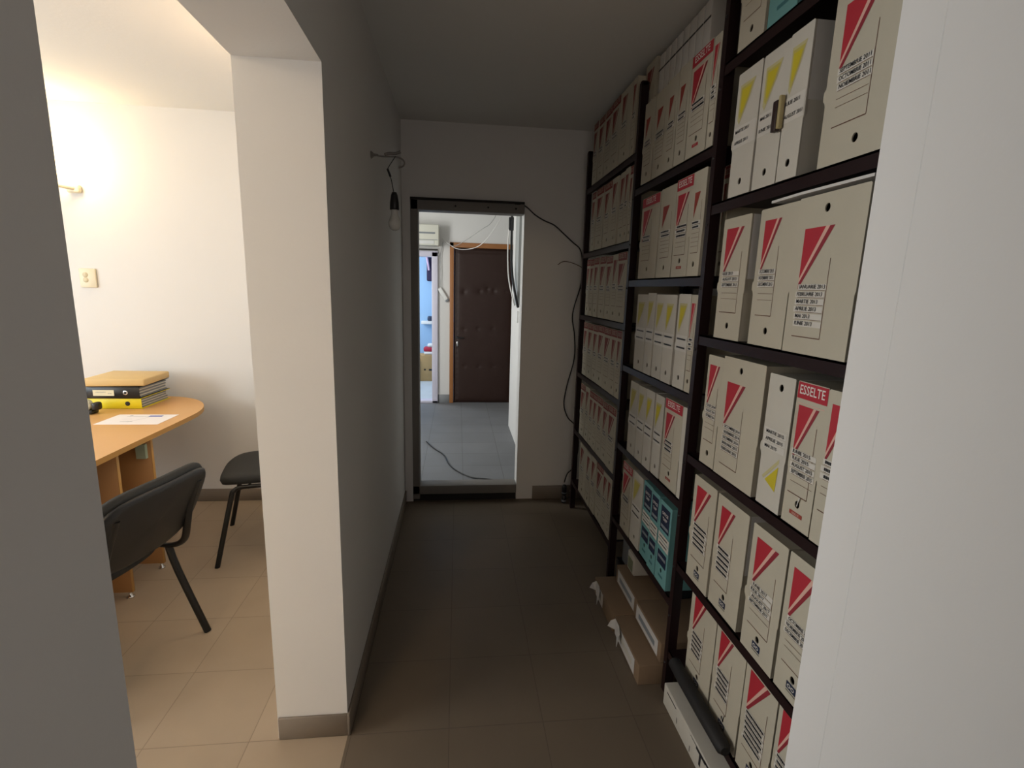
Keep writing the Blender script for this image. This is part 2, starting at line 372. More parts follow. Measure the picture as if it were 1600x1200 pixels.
def archive_box(y0, y1, z, h, kind, label, dimmed=False, texts=None, off=0.0, depth=0.27, logo=False, smalllabel=False, tab=True, lo=1.0, hook=False, group=None, thickside=False, gap=0.0012, grp='archive boxes standing on the steel rack'):
    """y0 far edge, y1 near edge on the shelf; faces the corridor (-x)"""
    w = y0-y1-gap; root = MB()
    carton = M_TEAL if kind == 'teal' else (M_BOXW if kind in ('yel', 'yelinv', 'white') else M_BOX)
    a = w/2-0.0015
    hole_top = kind in ('redtop', 'yelinv')
    hz = h*0.91 if hole_top else (h*0.115 if not logo else h*0.16)
    if smalllabel: hz = h*0.165
    if kind == 'teal': hz = h*0.17
    hr = 0.0095 if w > 0.06 else 0.008
    hx = 0 if kind != 'redtop' or w < 0.15 else -0.01
    # carton body, open behind the front panel, slightly rounded vertical edges
    root.box((-a, 0.003, 0.0008), (a, depth, h-0.0015), carton, skip=('-y',))
    root.box((-a+0.002, 0.0035, 0.003), (a-0.002, depth-0.003, h-0.004), M_INS, skip=('-y',))
    o = root.build('archive_box', recalc=False)
    o.location = (XS+off, (y0+y1)/2, z); o.rotation_euler = (0, 0, -PI/2)
    fm = MB(); fm.addbm(flap_mesh(w, h, hx, hz, hr if kind != 'white' else 0, tab), carton); fp = fm.build('front_panel', o)
    # overlapping lid edge seen on the near side
    if thickside:
        s = MB(); s.box((a+0.0002, 0.006, h*0.5), (a+0.0012, depth*0.9, h-0.002), M_BOXS); s.build('lid_flap', o)
    # printed artwork
    p = MB(); y = -0.0006
    def poly(pts, m, dy=0): p.face([(-w/2+u*w, y-dy, v*h) for u, v in pts], m)
    sh = -0.115 if kind == 'redtop' else 0
    if kind in ('red', 'redtop', 'ess', 'fade'):
        red, dr, pk = (M_FRED, M_FRED, M_BOX) if kind == 'fade' else (M_DIMR, M_DIMR, M_DIMP) if dimmed else (M_RED, M_DRED, M_PINK)
        wide = w > 0.15; L = 0.15; R = (0.47 if wide else 0.60); T = 0.915+sh; B = 0.60+sh
        if kind == 'ess': T = 0.84; B = 0.52; L = 0.12
        if kind == 'fade': L = 0.2; R = 0.62; T = 0.80; B = 0.56
        k = (T-B)/(R-L); s1, s2 = (0.085, 0.185) if not wide else (0.06, 0.13)
        poly([(L, T), (R, T), (L, B)], red)
        if kind != 'fade':
            poly([(R, T), (R+s1, T), (L, B-s1*k*0.5), (L, B)], pk)
            poly([(R+s1, T), (R+s2, T), (L, B-s2*k*0.55), (L, B-s1*k*0.5)], dr)
        if kind == 'ess': poly([(0.07, 0.855), (0.93, 0.855), (0.93, 0.85), (0.07, 0.85)], pk); poly([(0.085, T), (0.085, T-0.2), (0.075, T-0.2), (0.075, T)], pk)
        # frame and rule lines
        fr = 0.78 if not wide else 0.60; ft = 0.72+sh; fb = 0.225+sh; e = 0.0011
        def seg(u0, v0, u1, v1, t): p.face([(-w/2+u0*w-(t if v0 != v1 else 0), y, v0*h-(t if v0 == v1 else 0)), (-w/2+u1*w+(t if v0 != v1 else 0), y, v0*h-(t if v0 == v1 else 0)), (-w/2+u1*w+(t if v0 != v1 else 0), y, v1*h+(t if v0 == v1 else 0)), (-w/2+u0*w-(t if v0 != v1 else 0), y, v1*h+(t if v0 == v1 else 0))], M_LINE)
        seg(fr, ft, fr, fb, e*0.7); seg(L, fb, fr, fb, e)
    if kind == 'yel':
        for sc, m_, dy in ((1.25, M_YEL3, 0), (1.0, M_YEL2, 0.0003), (0.75, M_YEL, 0.0006) if lo > 0.6 else (0.6, M_YEL2, 0.0006)):
            cx, cz = 0.38, 0.79
            pts = [(0.18, 0.88), (0.70, 0.88), (0.55, 0.78), (0.24, 0.63), (0.17, 0.66)]
            poly([(cx+(u-cx)*sc, cz+(v-cz)*sc) for u, v in pts], m_, dy)
    if kind == 'yelinv':
        poly([(0.78, 0.345), (0.30, 0.205), (0.74, 0.15)], M_YEL, 0.0002)
        poly([(0.78, 0.405), (0.17, 0.222), (0.23, 0.205), (0.78, 0.37)], M_YEL3)
    if kind == 'teal':
        for (u0, v0, u1, v1) in ((0.14, 0.66, 0.88, 0.95), (0.14, 0.235, 0.88, 0.40)):
            nl = MB(); nl.face([(-w/2+u*w, y, v*h) for u, v in ((u0, v0), (u1, v0), (u1, v1), (u0, v1))], M_NAVY)
            vv = v0+0.03 if v0 > 0.5 else v0+0.075
            nl.face([(-w/2+u*w, y-0.0002, v*h) for u, v in ((0.2, vv), (0.82, vv), (0.82, vv+0.035), (0.2, vv+0.035))], M_GREY)
            if v0 > 0.5: put_text(nl, 'OFFICE', 0, h*0.85, 0.017, M_WINK, -0.0012, w*0.6, 'c'); put_text(nl, 'TAPP', 0, h*0.785, 0.017, M_WINK, -0.0012, w*0.42, 'c')
            nl.build('navy_label', fp)
        poly([(0.32, 0.085), (0.70, 0.085), (0.70, 0.115), (0.32, 0.115)], M_TEALD)
    if kind not in ('yel', 'white'):
        if p.f: p.build('printed_artwork', fp)
    elif p.f: p.build('printed_triangle', fp)
    if kind == 'ess':
        bn = MB(); bn.face([(-w/2+0.02*w, -0.0008, 0.885*h), (w/2-0.02*w, -0.0008, 0.885*h), (w/2-0.02*w, -0.0008, 0.995*h), (-w/2+0.02*w, -0.0008, 0.995*h)], M_DIMR if dimmed else M_RED)
        put_text(bn, 'ESSELTE', 0, 0.918*h, 0.03 if w > .09 else 0.024, M_DIMP if dimmed else M_WINK, -0.0016, w*0.8, 'c'); bn.build('banner', fp)
    if smalllabel:
        s = MB(); s.face([(-0.022, -0.0008, 0.028), (0.022, -0.0008, 0.028), (0.022, -0.0008, 0.038), (-0.022, -0.0008, 0.038)], M_RED if off == 0 else M_FRED)
        put_text(s, 'ESSELTE', 0, 0.0305, 0.007, M_PINK, -0.0014, 0.036, 'c'); s.build('small_label', fp)
    if logo:
        s = MB(); zz = h*0.075
        s.face([(-0.017, -0.0008, zz), (0.017, -0.0008, zz), (0.017, -0.0008, zz+0.019), (-0.017, -0.0008, zz+0.019)], M_NAVY)
        for cx in (-0.007, 0.006):
            ring = [(0.0060, 0.0048, k) for k in range(12)]
            for k in range(12):
                a0, a1 = 2*PI*k/12, 2*PI*(k+1)/12
                s.face([(cx+0.006*math.cos(a0), -0.0014, zz+0.0095+0.005*math.sin(a0)), (cx+0.006*math.cos(a1), -0.0014, zz+0.0095+0.005*math.sin(a1)), (cx+0.0035*math.cos(a1), -0.0014, zz+0.0095+0.003*math.sin(a1)), (cx+0.0035*math.cos(a0), -0.0014, zz+0.0095+0.003*math.sin(a0))], M_STICK)
        s.face([(-0.017, -0.0008, zz-0.006), (0.017, -0.0008, zz-0.006), (0.017, -0.0008, zz-0.004), (-0.017, -0.0008, zz-0.004)], M_INK)
        s.build('maker_emblem', fp)
    # stickers with the months
    if texts is not None:
        st = MB(); tx = MB(); ln = MB()
        if kind in ('red', 'ess', 'redtop', 'fade'):
            top = (0.50 if kind == 'ess' else 0.53)+sh; n = 6; pitch = 0.047*h; x0 = -w/2+0.17*w; x1 = -w/2+(0.90 if kind == 'ess' and texts[0] else 0.76 if w < 0.15 else 0.585)*w
            if kind == 'fade': top = 0.50; pitch = 0.042*h
            for i in range(n):
                zz = top*h-i*pitch
                if i < len(texts):
                    s_ = texts[i]; jx = random.uniform(-0.006, 0.003)
                    st.face([(x0+jx-0.004, -0.0008, zz-0.001), (x1+jx*0.4+0.002, -0.0008, zz-0.001), (x1+jx*0.4+0.002, -0.0008, zz+pitch*0.72), (x0+jx-0.004, -0.0008, zz+pitch*0.72)], M_STICK)
                    if s_: put_text(tx, s_, x0+jx+0.002, zz+pitch*0.14, 0.0126, M_INK, -0.0018, (x1-x0)*0.96)
                    else: bars(tx, x0+random.uniform(0, .004), x1-random.uniform(0, .01), zz+pitch*0.15, pitch*0.42, M_INK, -0.0018)
                if i < n-1 or kind == 'fade': ln.face([(x0, -0.0010, zz-0.0016), (x1, -0.0010, zz-0.0016), (x1, -0.0010, zz-0.0006), (x0, -0.0010, zz-0.0006)], M_LINE)
        elif kind == 'yel':
            st.face([(-w/2+0.03*w, -0.0008, 0.40*h), (w/2-0.03*w, -0.0008, 0.40*h), (w/2-0.03*w, -0.0008, 0.57*h), (-w/2+0.03*w, -0.0008, 0.57*h)], M_STICK)
            for i, s_ in enumerate(texts):
                zz = (0.52-i*0.09)*h
                if s_: put_text(tx, s_, -w/2+0.10*w, zz, 0.0125, M_INK, -0.0018, w*0.82)
                else: bars(tx, -w/2+0.15*w, w/2-0.15*w, zz, 0.006, M_INK, -0.0018)
        elif kind == 'yelinv':
            for i, s_ in enumerate(texts):
                zz = (0.56-i*0.055)*h
                st.face([(-w/2+0.05*w, -0.0008, zz-0.003), (w/2-0.08*w, -0.0008, zz-0.003), (w/2-0.08*w, -0.0008, zz+0.0135), (-w/2+0.05*w, -0.0008, zz+0.0135)], M_STICK)
                put_text(tx, s_, -w/2+0.14*w, zz, 0.0125, M_INK, -0.0018, w*0.74)
        elif kind == 'teal':
            for i in range(2):
                zz = (0.56-i*0.085)*h
                st.face([(-w/2+0.08*w, -0.0012, zz-0.006), (w/2-0.02*w, -0.0012, zz-0.010), (w/2-0.02*w, -0.0012, zz+0.016), (-w/2+0.08*w, -0.0012, zz+0.019)], M_STICK)
                bars(tx, -w/2+0.2*w, w/2-0.15*w, zz+0.003, 0.005, M_INK, -0.0022)
        if st.f: st.build('month_sticker', fp)
        if ln.f: ln.build('rule_lines', fp)
        if tx.f: tx.build('lettering', fp)
    if hook:   # a folded paper sliver hanging out of the finger hole
        s = MB(); s.mesh([(hx-0.001, -0.001, hz-0.004), (hx+0.006, -0.004, hz-0.002), (hx+0.012, -0.006, hz+0.022), (hx+0.009, -0.005, hz+0.022)], [(0, 1, 2, 3)], M_BOXS); s.build('paper_strip', fp)
    tag(o, label, 'box', grp)
    return o

ORD = ['first', 'second', 'third', 'fourth', 'fifth', 'sixth', 'seventh', 'eighth']
KN = {'red': 'red-triangle archive box', 'ess': 'red-banner archive box', 'redtop': 'top-holed red-triangle archive box', 'fade': 'archive box with faded red triangle', 'yel': 'yellow-triangle archive box', 'yelinv': 'upside-down yellow-triangle archive box', 'teal': 'turquoise archive box', 'white': 'plain white archive box'}
def row(bay, shelfno, z, h, specs):
    for i, s in enumerate(specs):
        y0, y1, kind = s[:3]; kw = dict(s[3]) if len(s) > 3 else {}
        tx = kw.get('texts')
        if tx and tx[0]: lab = '%s marked %s, %s from left, %s shelf down, %s bay' % (KN[kind], tx[0].lower(), ORD[i], ORD[shelfno], bay)
        else: lab = '%s, %s from left on %s shelf down of %s bay' % (KN[kind], ORD[i], ORD[shelfno], bay)
        if 'name' in kw: lab = kw.pop('name')
        if bay == 'farthest': kw['dimmed'] = True
        kw.setdefault('tab', i == 0 or specs[i-1][1]-y0 > 0.009)
        kw.setdefault('off', random.choice((0, 0, 0.002, 0.004, 0.006)))
        archive_box(y0, y1, z, kw.pop('h', h)+random.uniform(-0.004, 0.003), kind, lab, **kw)
def T(*a, **k): k['texts'] = list(a); return k
NB = ['', '', '']
HB = 0.336
row('nearest', 0, SH['S'][2][0], 0.325, [(1.512, 1.381, 'red', T('', '', '')), (1.379, 1.255, 'teal', T(''))])
row('nearest', 1, SH['S'][2][1], HB, [
    (1.480, 1.364, 'yel', T('MARTIE 2011', 'APRILIE 2011')), (1.362, 1.254, 'yel', T('MAI 2011', 'IUNIE 2011')),
    (1.252, 1.170, 'yel', T('IULIE 2011', 'AUGUST 2011', thickside=True)),
    (1.110, 0.90, 'red', T('SEPTEMBRIE 2011', 'OCTOMBRIE 2011', 'NOIEMBRIE 2011', h=0.347, hook=False))])
row('nearest', 2, SH['S'][2][2], 0.350, [
    (1.487, 1.342, 'red', T('IULIE 2013', 'AUGUST 2013', 'SEPTEMBRIE 2013', thickside=True)), (1.300, 1.147, 'red', T('OCTOMBRIE 2013', 'NOIEMBRIE 2013', 'DECEMBRIE 2013')),
    (1.143, 0.935, 'redtop', T('IANUARIE 2013', 'FEBRUARIE 2013', 'MARTIE 2013', 'APRILIE 2013', 'MAI 2013', 'IUNIE 2013', h=0.358))])
row('nearest', 3, SH['S'][2][3], 0.350, [
    (1.494, 1.399, 'red', T('IULIE 2014', 'AUGUST 2014', 'SEPTEMBRIE 2014')),
    (1.397, 1.190, 'redtop', T('OCTOMBRIE 2014', 'NOIEMBRIE 2014', 'DECEMBRIE 2014', 'IANUARIE 2015', 'FEBRUARIE 2015', h=0.362)),
    (1.178, 1.078, 'yelinv', T('MARTIE 2015', 'APRILIE 2015', 'MAI 2015')),
    (1.070, 0.968, 'ess', T('IUNIE 2015', 'IULIE 2015', 'AUGUST 2015', 'SEPTEMBRIE 2015', smalllabel=True, hook=True)), (0.965, 0.87, 'red', T('', '', ''))])
row('nearest', 4, SH['S'][2][4], 0.362, [
    (1.504, 1.359, 'red', T('', '', '', '', '', logo=True)), (1.357, 1.191, 'red', T('', '', '', '', '', logo=True, thickside=True)),
    (1.161, 1.018, 'red', T('IUNIE 2017', 'IULIE 2017', 'AUGUST 2017', 'SEPTEMBRIE 2017', logo=True)),
    (1.014, 0.885, 'red', T('OCTOMBRIE 2017', 'NOIEMBRIE 2017', 'DECEMBRIE 2017', logo=True))])
row('nearest', 5, SH['S'][2][5], 0.349, [
    (1.455, 1.290, 'red', T('', '', '', '', '', logo=True, off=0.008)), (1.286, 1.130, 'red', T('', '', '', '', '', logo=True, off=0.008, hook=True)), (1.127, 0.99, 'red', T('', '', '', '', '', '', logo=True, off=0.008)), (0.985, 0.885, 'red', T('', '', '', off=0.008))])
row('middle', 0, SH['T'][2][0], 0.33, [
    (2.245, 2.129, 'fade', T('', '')), (2.127, 1.997, 'fade', T('', '')), (1.995, 1.904, 'fade', T('', '')), (1.902, 1.805, 'fade', T('', '')), (1.803, 1.655, 'ess', T('', '', smalllabel=True)), (1.653, 1.604, 'red', T('', '', ''))])
row('middle', 1, SH['T'][2][1], 0.335, [
    (2.190, 1.992, 'ess', T('', '')), (1.990, 1.848, 'fade', T('', '')), (1.846, 1.712, 'ess', T('', '', '', smalllabel=True, h=0.345)), (1.710, 1.618, 'fade', T('', '', h=0.345))])
row('middle', 2, SH['T'][2][2], 0.335, [
    (2.165, 2.046, 'yel', T('', '', lo=0.5)), (2.044, 1.958, 'yel', T('', '', lo=0.5)), (1.956, 1.860, 'yel', T('', '', lo=0.5)), (1.858, 1.761, 'yel', T('', '')), (1.750, 1.654, 'yel', T('', '')), (1.652, 1.604, 'red', T('', '', ''))])
row('middle', 3, SH['T'][2][3], 0.335, [
    (2.172, 2.070, 'yel', T('', '', lo=0.5)), (2.068, 1.980, 'yel', T('', '', lo=0.5)), (1.978, 1.890, 'yel', T('', '')), (1.888, 1.803, 'yel', T('', '')), (1.796, 1.642, 'ess', T('', '', '', smalllabel=True)), (1.638, 1.604, 'white', {})])
row('middle', 4, SH['T'][2][4], 0.335, [
    (2.193, 2.062, 'ess', T('', '')), (2.060, 1.941, 'yel', T('', '', lo=0.5)), (1.939, 1.840, 'teal', T('')), (1.838, 1.753, 'teal', T('')), (1.751, 1.642, 'teal', T(''))])
def auto(bay, n, z, ys, kinds, h=0.335, **extra):
    sp = []
    for i, k in enumerate(kinds):
        kw = T('', '') if k != 'white' else {}
        kw.update(extra); sp.append((ys[i], ys[i+1]+0.002, k, kw))
    row(bay, n, z, h, sp)
auto('farthest', 0, SH['U'][2][0], [3.093, 2.994, 2.875, 2.743, 2.602, 2.438, 2.377], ['ess', 'ess', 'ess', 'ess', 'red', 'red'])
row('farthest', 0, SH['U'][2][0], 0.365, [(2.375, 2.25, 'red', T('', '', off=0.04, depth=0.22, name='taller archive box set back behind the post top, farthest bay, top shelf'))])
auto('farthest', 1, SH['U'][2][1], [3.045, 2.962, 2.811, 2.657, 2.545, 2.452, 2.384, 2.341], ['ess', 'ess', 'ess', 'red', 'red', 'red', 'ess'])
auto('farthest', 2, SH['U'][2][2], [3.09, 3.01, 2.920, 2.815, 2.690, 2.578, 2.480, 2.341], ['ess', 'ess', 'ess', 'ess', 'ess', 'red', 'ess'])
auto('farthest', 3, SH['U'][2][3], [3.11, 3.003, 2.883, 2.773, 2.645, 2.507, 2.412, 2.341], ['ess', 'ess', 'ess', 'ess', 'ess', 'ess', 'ess'])
auto('farthest', 4, SH['U'][2][4], [3.093, 2.971, 2.872, 2.78, 2.687, 2.582, 2.479, 2.345], ['ess', 'red', 'ess', 'ess', 'ess', 'ess', 'ess'])
auto('farthest', 5, SH['U'][2][5], [3.018, 2.846, 2.746, 2.64, 2.507, 2.418, 2.343], ['red', 'red', 'red', 'ess', 'red', 'red'], 0.33)

t = empty('paper_clip_holder', (XS-0.014, 1.250, 1.904)); tag(t, 'small dark brown clip with cream strip wedged between two yellow-triangle boxes', 'clip')
b = MB(); b.bbox((-0.004, 0.002, 0.0), (0.010, 0.020, 0.072), mat('dark_brown_clip', (0.03, 0.015, 0.012), 0.5), 0.002); b.build('clip_body', t)
b = MB(); b.bbox((-0.002, -0.008, 0.004), (0.010, 0.0015, 0.080), mat('cream_card', (0.40, 0.33, 0.16), 0.6), 0.002); b.build('cream_strip', t)
# white folders standing on the top row of the middle bay
y = 2.235
for i in range(8):
    w_ = 0.0525; b = MB()
    hz = 0.185
    b.bbox((-w_/2+0.001, 0, 0), (w_/2-0.001, 0.22, hz), M_BOXS, 0.004, 2)
    o = b.build('document_folder'); o.location = (XS+0.045, y-w_/2, SH['T'][2][0]+0.3315); o.rotation_euler = (0, 0, -PI/2)
    s = MB(); s.box((-w_/2+0.001, -0.0012, hz-0.062), (w_/2-0.001, 0.0, hz-0.056), M_BLACKP); s.build('elastic_band', o)
    tag(o, 'slim white folder, %s from left in the banded row under the ceiling' % ORD[i], 'folder', 'white folders on top of the middle bay')
    y -= w_+0.0035

# ------------------------------------------------------------------ other things on and under the rack
b = MB(); b.prism([(0.0, 0.0), (0.27, 0.0), (0.27, 0.30), (0.0, 0.32), (-0.006, 0.2)], 'z', 0, 0.006, M_BOXS); 
o = b.build('folded_cardboard_sheet'); o.location = (XS-0.003, 0.93, SH['S'][2][2]+0.3615); tag(o, 'white folded cardboard sheet lying on top of the widest box, third shelf down', 'cardboard')
# dark padded tube on the lowest shelf edge
b = MB(); b.tube([(XS-0.020, 1.475, 0.214), (XS-0.022, 1.4, 0.214), (XS-0.022, 1.25, 0.214), (XS-0.022, 1.14, 0.214), (XS-0.022, 1.128, 0.214)], [0.022, 0.023, 0.023, 0.022, 0.014], mat('black_foam', (0.010, 0.009, 0.009), 0.7), 14)
o = b.build('foam_pipe'); tag(o, 'black foam tube lying along the front edge of the lowest shelf, nearest bay', 'tube')
# turquoise box and grey cartons pushed in behind the post, lowest level
# separate things
def simple(name, a, c, m, label, cat, r=0.003, group=None):
    b = MB(); b.bbox((-(c[0]-a[0])/2, -(c[1]-a[1])/2, 0), ((c[0]-a[0])/2, (c[1]-a[1])/2, c[2]-a[2]), m, r)
    o = b.build(name); o.location = ((a[0]+c[0])/2, (a[1]+c[1])/2, a[2]); tag(o, label, cat, group); return o
o = simple('carton', (0.87, 1.465, 0.1872), (1.06, 1.56, 0.300), M_GREY, 'small dark grey carton deep on the lowest shelf beside the post', 'box')
o = simple('carton', (0.87, 1.465, 0.3005), (1.06, 1.56, 0.50), M_TEAL, 'turquoise carton on the dark grey carton beside the post, lowest shelf', 'box')
# long white carton on the floor
o = simple('long_carton', (0.772, 0.88, 0.0), (1.02, 1.53, 0.085), M_BOXW, 'long flat white carton on the floor under the nearest bay', 'box')
b = MB(); fx = -0.125
def mark(y0, y1, z0, z1): b.face([(fx, y0-1.1875, z0), (fx, y1-1.1875, z0), (fx, y1-1.1875, z1), (fx, y0-1.1875, z1)], M_INK)
fx = -0.1246
mark(1.485, 1.41, 0.066, 0.071); mark(1.40, 1.397, 0.02, 0.045); mark(1.30, 1.297, 0.012, 0.035); mark(1.30, 1.26, 0.074, 0.077)
for y0, y1, z0, z1 in ((1.26, 1.20, 0.066, 0.078), (1.238, 1.226, 0.03, 0.066), (1.205, 1.15, 0.070, 0.080), (1.19, 1.18, 0.02, 0.07), (1.165, 1.155, 0.02, 0.07), (1.20, 1.155, 0.044, 0.052)): mark(y0, y1, z0, z1)
b.build('printed_marks', o)
# flat brown cartons on the floor under the middle bay
def kraft(a, c, label, wy0=None, wy1=None, torn=False):
    o = simple('kraft_carton', a, c, M_KRAFT, label, 'box', 0.003, 'brown cartons on the floor under the middle bay')
    cx, cy = (a[0]+c[0])/2, (a[1]+c[1])/2; H_ = c[2]-a[2]
    b = MB(); x = a[0]-cx-0.001
    b.box((x-0.0006, wy1-cy, H_*0.12), (x, wy0-cy, H_*0.92), M_BOXS)
    b.box((x-0.0012, wy1-cy+0.03, H_*0.35), (x-0.0007, wy0-cy-0.03, H_*0.62), M_GREY if not torn else M_BOXW)
    b.build('white_label', o)
    if torn:
        b = MB(); pts = [(x-0.001, wy0-cy+0.0, H_*0.98), (x-0.018, wy0-cy+0.01, H_*0.80), (x-0.030, wy0-cy+0.015, H_*0.45), (x-0.012, wy0-cy-0.03, H_*0.62), (x-0.016, wy0-cy-0.07, H_*0.5), (x-0.026, wy0-cy-0.10, H_*0.25), (x-0.01, wy0-cy-0.09, H_*0.9), (x-0.001, wy0-cy-0.05, H_*0.99)]
        b.mesh(pts, [(0, 1, 2, 3), (0, 3, 6, 7), (3, 4, 5, 6)], M_BOXS); b.mesh([(p[0]-0.0015, p[1], p[2]+0.001) for p in pts], [(3, 2, 1, 0), (7, 6, 3, 0), (6, 5, 4, 3)], M_BOXS)
        b.build('torn_flap', o)
    return o
kraft((0.700, 1.925, 0.0), (0.90, 2.225, 0.085), 'brown flat carton with torn white label, bottom layer, farther one', 2.19, 2.08, True)
kraft((0.705, 1.615, 0.0), (0.90, 1.920, 0.085), 'brown flat carton with torn white label, bottom layer, nearer one', 1.90, 1.66, True)
kraft((0.795, 1.905, 0.0855), (1.05, 2.190, 0.170), 'brown carton with clean white label, upper layer, farther one', 2.16, 1.93)
kraft((0.790, 1.625, 0.0855), (1.05, 1.900, 0.170), 'brown carton with clean white label, upper layer, nearer one', 1.885, 1.65)
o = simple('wrapped_parcel', (0.84, 2.08, 0.1705), (1.0, 2.17, 0.265), M_BOXW, 'small pale greenish parcel standing on the farther upper brown carton', 'parcel', 0.006)
b = MB(); b.box((-0.0815, -0.03, 0.012), (-0.0805, 0.03, 0.07), mat('olive_print', (0.25, 0.27, 0.16), 0.7)); b.build('printed_label', o)
simple('grey_carton', (0.86, 2.215, 0.13), (1.06, 2.30, 0.33), M_GREY, 'grey carton in shadow under the middle bay beside the post', 'box').location.z = 0.131
simple('dark_carton', (0.84, 2.235, 0.0), (1.06, 2.33, 0.1305), M_BLACKP, 'black carton on the floor under the grey one', 'box')
# recessed red-banner box behind the nearest post
archive_box(1.616, 1.579, SH['T'][2][1], 0.345, 'ess', 'red-banner archive box pushed back behind the third post from the door', T('', '')['texts'], off=0.058, depth=0.20, tab=False)

# wire and plug in the corner
def cord(name, pts, r, m, label, cat='cable', n=6, sm=6, parent=None):
    b = MB(); b.tube(pts, r, m, n, sm); o = b.build(name, parent)
    if label: tag(o, label, cat)
    return o
cord('cable', [(0.36, 3.355, 2.045), (0.43, 3.372, 2.038), (0.50, 3.374, 1.985), (0.561, 3.374, 1.952), (0.63, 3.374, 1.925), (0.694, 3.374, 1.875), (0.76, 3.372, 1.82), (0.808, 3.36, 1.776), (0.825, 3.35, 1.693), (0.822, 3.34, 1.55), (0.777, 3.35, 1.349), (0.80, 3.36, 1.20), (0.806, 3.36, 1.039), (0.765, 3.36, 0.85), (0.749, 3.36, 0.717), (0.78, 3.355, 0.62), (0.836, 3.34, 0.557), (0.86, 3.32, 0.42), (0.83, 3.31, 0.27), (0.785, 3.30, 0.22), (0.766, 3.30, 0.155)], 0.0042, M_BLACKP, 'black cable drooping down the wall between doorway and rack', sm=6)
cord('cable_stub', [(0.664, 3.372, 1.671), (0.69, 3.368, 1.69), (0.724, 3.366, 1.694), (0.78, 3.362, 1.68), (0.835, 3.36, 1.655)], 0.0025, mat('brown_wire', (0.10, 0.06, 0.04), 0.5), 'short thin brown wire end curling out beside the rack')
b = MB(); b.lathe([(0, 0.002), (0.016, 0.002), (0.017, 0.05), (0.011, 0.056), (0.0125, 0.062), (0.0175, 0.066), (0.018, 0.125), (0.012, 0.135), (0.0, 0.137)], M_BLACKP, 14); o = b.build('cable_joint'); o.location = (0.768, 3.30, 0)
s = MB(); s.lathe([(0.0183, 0.012), (0.0183, 0.026)], M_GREY, 14); s.lathe([(0.0183, 0.075), (0.0183, 0.083)], M_GREY, 14); s.build('pale_band', o)
tag(o, 'black plug joint with pale bands on the floor beside the rack foot', 'plug')

# bulb on a bracket on the corridor's left wall
t = empty('hanging_bulb', (XL, 2.24, 2.03)); tag(t, 'bare bulb in black socket hanging from a bracket on the left wall', 'lamp')
b = MB(); b.lathe([(0.0, 0.0), (0.016, 0.0), (0.012, 0.006), (0.006, 0.012), (0.004, 0.03)], M_FRAME, 14, Matrix.Rotation(PI/2, 4, 'Y'))
b.tube([(0.01, 0, 0.0), (0.05, 0.0, -0.004), (0.10, 0.005, -0.002), (0.125, 0.01, -0.008), (0.135, 0.01, -0.022), (0.128, 0.01, -0.036), (0.11, 0.01, -0.042)], 0.0032, M_FRAME, 8, 5)
b.tube([(0.055, 0, 0.004), (0.075, 0.004, 0.01), (0.10, 0.0, 0.010), (0.120, 0.0, 0.018)], 0.006, M_FRAME, 8, 4)
b.build('bracket', t)
cord('lamp_wire', [(0.100, 0.0, 0.0), (0.066, 0, -0.052), (0.071, 0, -0.06), (0.082, 0, -0.10), (0.090, 0, -0.145)], 0.0018, M_BLACKP, None, sm=3, parent=t)
b = MB(); b.tube([(0.066, 0, -0.052), (0.078, 0, -0.082)], 0.0045, M_BLACKP, 8); b.build('wire_sleeve', t)
b = MB(); b.lathe([(0.0, 0.0), (0.010, 0.0), (0.014, -0.012), (0.0185, -0.04), (0.0195, -0.068), (0.018, -0.070), (0.0, -0.070)], M_BLACKP, 18, Matrix.Translation((0.092, 0, -0.143))); b.build('lamp_socket', t)
b = MB(); b.lathe([(0.0135, 0.0), (0.0145, -0.022), (0.02, -0.034), (0.026, -0.05), (0.026, -0.064), (0.019, -0.079), (0.008, -0.085), (0.0, -0.086)], mat('frosted_bulb_glass', (0.62, 0.62, 0.58), 0.25), 20, Matrix.Translation((0.092, 0, -0.212))); b.build('bulb', t)

# ------------------------------------------------------------------ office
def wall_lamp(loc, rz, key, label):
    t = empty('wall_lamp', loc, rz); tag(t, label, 'lamp', 'wall lamps of the office'); pw, col = LIT[key]
    b = MB(); b.bbox((-0.045, -0.03, -0.03), (0.03, 0, 0.02), M_CREAM, 0.012, 3); b.build('wall_bracket', t)
    b = MB(); b.tube([(0.0, -0.02, -0.005), (-0.04, -0.07, 0.0), (-0.09, -0.10, 0.015)], 0.012, M_CREAM, 10, 4); b.lathe([(0.035, 0.0), (0.04, 0.03), (0.03, 0.05), (0.0, 0.05)], M_CREAM, 18, Matrix.Translation((-0.10, -0.105, -0.01))); b.build('arm', t)
    b = MB(); prof = [(0.02, -0.075)] + [(0.078*math.cos(a), 0.078*math.sin(a)) for a in [x*PI/12 for x in range(-5, 6)]] + [(0.0, 0.078)]
    b.lathe(prof, mat('glowing_lamp_glass_'+key, (1, 0.95, 0.8), 0.3, emit=(col, pw*0.9)), 24, Matrix.Translation((-0.115, -0.115, 0.115)))
    b.build('glass_globe', t)
    l = bpy.data.lights.new('lamp_bulb', 'POINT'); l.energy = pw; l.color = col; l.shadow_soft_size = 0.07
    o = bpy.data.objects.new('lamp_light', l); C.objects.link(o); o.parent = t; o.location = (-0.02, -0.175, 0.17)
wall_lamp((-2.30, YBI, 2.03), 0, 'lamp', 'lit wall lamp with glowing glass globe on the office back wall')
wall_lamp((XLI, 2.35, 2.03), -PI/2, 'lamp2', 'wall lamp on the office face of the pillar wall, hidden by the pillar')
wall_lamp((-1.35, -1.28, 2.05), PI, 'lamp3', 'wall lamp on the office front wall, out of the picture')

